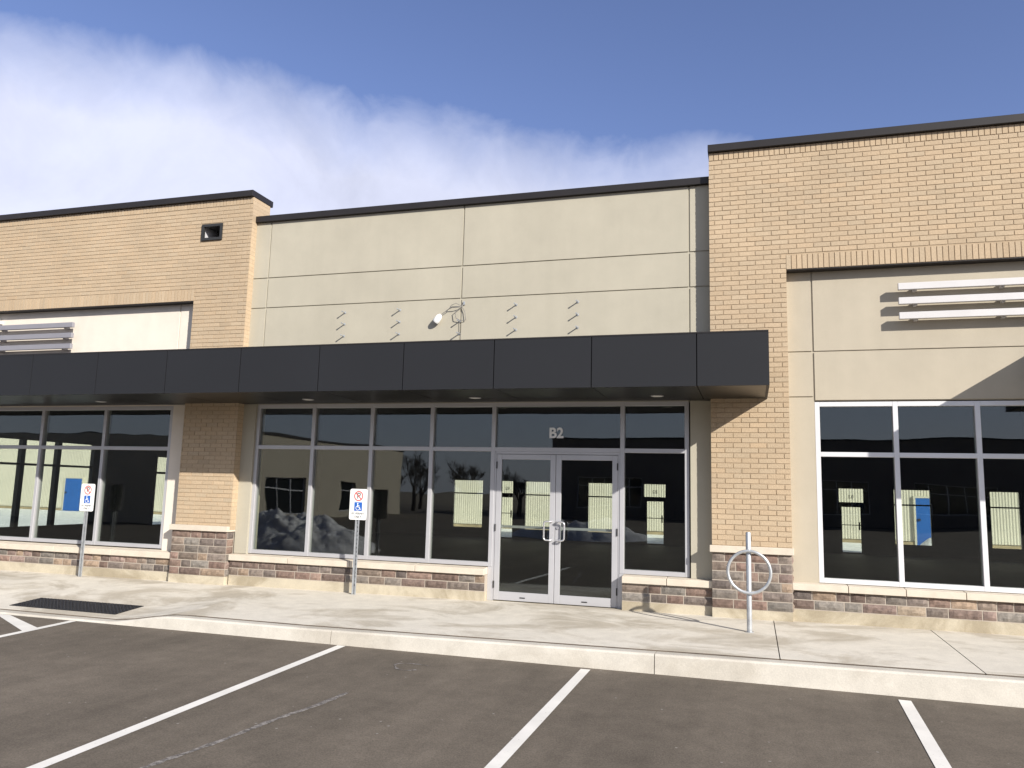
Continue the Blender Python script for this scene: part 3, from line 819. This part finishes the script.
m = MB(); m.box(-80.1, 40.1, WY - .15, WY + 20.1, 7.001, 7.2); m.build('roof', M['louver_dim'], wh_)

def mound(name, x0, x1, y0, y1, h, seed, mat, nx=44, ny=26, lump=.35, zb=-.16, freq=.9):
    m = MB(); vs = []
    for j in range(ny + 1):
        for i in range(nx + 1):
            u, w = i / nx * 2 - 1, j / ny * 2 - 1
            e = max(0, 1 - (u * u + w * w)) ** .8
            x, y = x0 + (x1 - x0) * i / nx, y0 + (y1 - y0) * j / ny
            nn = mnoise.fractal(Vector((x * freq + seed, y * freq, seed)), .8, 2.1, 7)
            vs.append((x, y, zb + h * e * (1 + lump * nn) + (.0 if e > 0 else -.02)))
    m.add(vs, [(j * (nx + 1) + i, j * (nx + 1) + i + 1, (j + 1) * (nx + 1) + i + 1, (j + 1) * (nx + 1) + i) for j in range(ny) for i in range(nx)], smooth=True)
    return m.build(name, mat)
tag(mound('snow_pile', -15.2, -9.9, -10.8, -6.9, .88, 3.1, M['snow_dirty'], 110, 80, lump=.42, freq=1.25), 'dirty heap of ploughed snow reflected in the first middle window', 'snow pile', 'ploughed snow piles')
tag(mound('snow_pile', -9.5, -3.5, -22, -18.5, .65, 8.3, M['snow_dirty'], lump=.7), 'low ridge of ploughed snow reflected in the glass doors', 'snow pile', 'ploughed snow piles')
tag(mound('snow_pile', -40, -28, 2, 9, .5, 5.7, M['snow'], lump=.5), 'white snow drift outside the side windows of the left unit', 'snow pile', 'ploughed snow piles')
tag(mound('snow_pile', 6.5, 7.6, 24.1, 25.3, .35, 6.2, M['snow'], lump=.3), 'small white snow heap at the foot of the blue warehouse door', 'snow pile', 'ploughed snow piles')

def far_shop(label, fx0, fx1, y, h, wins, mat, rot=None):
    """a simple plaza block across the lot with real window recesses; its front faces +Y before rotation"""
    root = thing('shop_building', label, 'shop building', ((fx0 + fx1) / 2, y, -.15), 'shop buildings across the lot')
    m = MB(); wall(m, fx0, fx1, -.2, h, wins, y - .3, y); m.box(fx0, fx1, y - 14, y - .301, -.2, h - .4); m.build('wall', mat, root)
    m = MB(); m.box(fx0 - .05, fx1 + .05, y - .36, y + .06, h, h + .12); m.build('parapet_cap', M['cap'], root)
    for a, c, b, d in wins:
        k = max(1, round((c - a) / 1.1)); st = [a + .03 + (c - a - .06) * i / k for i in range(k + 1)]
        window('window', root, st, [b + .03, b + (d - b) * .7, d - .03], y - .22, .1, .06, 'alu', 'dark_glass', gy=y - .2)
    if rot: root.rotation_euler.z = rot
    return root
far_shop('dark backlit shop block across the lot reflected in the glass', -15.0, 45, -50, 5.9, [(-13 + 8 * i, -8 + 8 * i, .6, 2.9) for i in range(7)], M['opp'])
far_shop('dark shop block across the lot beyond the bare trees', -95, -54, -50, 6.0, [(-92 + 8 * i, -87 + 8 * i, .6, 2.9) for i in range(4)], M['opp'])
# side wing: front turned to +X
wing = far_shop('beige stucco shop wing on the side of the lot reflected in the middle windows', -10.5, 10.5, 0, 4.1, [(-9.5, -6, .2, 2.0), (-5, -1.5, .2, 2.0), (2.5, 4.0, .2, 1.9)], M['stucco_right'], math.radians(-90))
wing.location = (-23, -28, -.15)

def tree(x, y, h, seed, label):
    r = random.Random(seed); root = thing('bare_tree', label, 'tree', (x, y, -.15), 'bare winter trees across the lot')
    t = MB(); t.tube([(x, y, -.2), (x + .05, y, h * .25), (x + .1, y + .1, h * .45)], [.22, .17, .12], 8); t.build('trunk', M['bark'], root)
    c = MB()
    def br(p, d, L, rad, lev):
        q = p + d * L * .5 + Vector((r.uniform(-.1, .1), r.uniform(-.1, .1), .05)) * L; e = q + (d + Vector((0, 0, .15))).normalized() * L * .5
        c.tube([p, q, e], [rad, rad * .75, rad * .45], 3, caps=False)
        if lev == 0: return
        for i in range(4):
            dd = (d + Vector((r.uniform(-1, 1), r.uniform(-1, 1), r.uniform(-.2, .8))) * .75).normalized()
            br(p.lerp(e, r.uniform(.35, 1)), dd, L * r.uniform(.5, .75), max(rad * .55, .008), lev - 1)
    for i in range(6):
        a = i * 1.05 + r.random(); br(Vector((x + .08, y + .08, h * r.uniform(.06, .42))), Vector((math.cos(a) * .6, math.sin(a) * .6, .8)).normalized(), h * .32, .045, 4)
    c.build('crown', M['bark'], root)
TREES = (('tallest', -26, -48, 5.6), ('slender', -24.2, -55, 5.4), ('low', -19.5, -51, 4.2), ('spreading', -29.5, -50, 5.4), ('farthest', -33, -56, 6.2),
         ('bushy', -22, -49, 4.4), ('leaning', -28, -54, 5.2), ('small', -17.3, -48.5, 3.6), ('crooked', -20.8, -56, 5.0), ('dense', -31, -47, 4.8))
for i, (k, x, y, h) in enumerate(TREES):
    tree(x, y, h * .78, 20 + i, f'{k} bare winter tree beside the dark shop block reflected in the middle windows')

# ------------------------------------------------------------------ light, sky, camera
sd = Vector((1.33, -1.0, .835)).normalized()
sun = bpy.data.lights.new('sun', 'SUN'); sun.energy = 4.2; sun.angle = math.radians(.55); sun.color = (1, .945, .86)
so = bpy.data.objects.new('sun', sun); COL.objects.link(so); so.location = (20, -20, 20)
so.rotation_euler = sd.to_track_quat('Z', 'Y').to_euler()
w = bpy.data.worlds.new('World'); S.world = w; w.use_nodes = True
nt = w.node_tree; bg = nt.nodes['Background']
sky = nt.nodes.new('ShaderNodeTexSky'); sky.sky_type = 'NISHITA'; sky.sun_disc = False
sky.sun_elevation = math.asin(sd.z); sky.sun_rotation = math.atan2(sd.x, sd.y)
sky.air_density = 1.0; sky.dust_density = .6; sky.ozone_density = 2.2
tc = nt.nodes.new('ShaderNodeTexCoord')
A, B = Vector((-.712, .546, .442)).normalized(), Vector((-.047, .924, .379)).normalized()
nrm = A.cross(B).normalized()
if nrm.z > 0: nrm = -nrm
dt = N(nt, 'ShaderNodeVectorMath', operation='DOT_PRODUCT'); nt.links.new(tc.outputs['Generated'], dt.inputs[0]); dt.inputs[1].default_value = nrm
n1 = noise(nt, tc.outputs['Generated'], 3.6, 6, .55, .4)
n2 = noise(nt, tc.outputs['Generated'], 16, 6, .6, .6)
def ma(a, m_, c):
    q = N(nt, 'ShaderNodeMath', operation='MULTIPLY_ADD'); nt.links.new(a, q.inputs[0])
    for s, v in ((q.inputs[1], m_), (q.inputs[2], c)):
        if isinstance(v, bpy.types.NodeSocket): nt.links.new(v, s)
        else: s.default_value = v
    return q.outputs[0]
f = ma(n1, .125, ma(n2, .042, ma(dt.outputs['Value'], 1.0, -.084)))
cov = ramp(nt, ma(f, 4.0, .5), [(.38, 0), (.51, .44), (.76, .95)])
inner = ramp(nt, noise(nt, tc.outputs['Generated'], 5.5, 6, .6, .5), [(.3, .80), (.65, 1.0)])
cc = mul(nt, inner, (6.9, 7.2, 8.9, 1))
mx = nt.nodes.new('ShaderNodeMix'); mx.data_type = 'RGBA'
nt.links.new(cov, mx.inputs[0]); nt.links.new(mul(nt, sky.outputs[0], (1.17, 1.06, 1.29, 1)), mx.inputs[6]); nt.links.new(cc, mx.inputs[7])
# pale haze added in the unseen sunward sky to neutralise the ambient light
spy = nt.nodes.new('ShaderNodeSeparateXYZ'); nt.links.new(tc.outputs['Generated'], spy.inputs[0])
back = ramp(nt, ma(spy.outputs[1], -1.0, ma(n1, .5, .05)), [(.25, 0), (.75, .75)])
mz = nt.nodes.new('ShaderNodeMix'); mz.data_type = 'RGBA'
nt.links.new(back, mz.inputs[0]); nt.links.new(mx.outputs[2], mz.inputs[6]); mz.inputs[7].default_value = (4.7, 5.2, 6.2, 1)
nt.links.new(mz.outputs[2], bg.inputs[0]); bg.inputs[1].default_value = .075

f_, yaw, pitch, roll = 782.945, .2967, .1360, .0261
cam = bpy.data.cameras.new('camera'); co = bpy.data.objects.new('camera', cam); COL.objects.link(co); S.camera = co
cam.sensor_fit = 'HORIZONTAL'; cam.sensor_width = 36; cam.lens = 36 * f_ / 1024; cam.clip_start = .05; cam.clip_end = 3000
cy, sy, cp, sp = math.cos(yaw), math.sin(yaw), math.cos(pitch), math.sin(pitch)
fw_ = Vector((-sy * cp, cy * cp, sp)); rt_ = Vector((cy, sy, 0)); up_ = rt_.cross(fw_)
cr, sr = math.cos(roll), math.sin(roll); r2 = rt_ * cr + up_ * sr; u2 = up_ * cr - rt_ * sr
mw = Matrix((r2, u2, -fw_)).transposed().to_4x4(); mw.translation = Vector((0, -10.9505, 1.6263)); co.matrix_world = mw
S.view_settings.view_transform = 'Standard'; S.view_settings.look = 'None'; S.view_settings.gamma = 1
S.view_settings.use_curve_mapping = False; S.view_settings.exposure = .75
S.render.engine = 'CYCLES'
cyc = S.cycles; cyc.max_bounces = 8; cyc.transparent_max_bounces = 24; cyc.glossy_bounces = 4; cyc.use_denoising = True
cyc.caustics_reflective = False; cyc.caustics_refractive = False
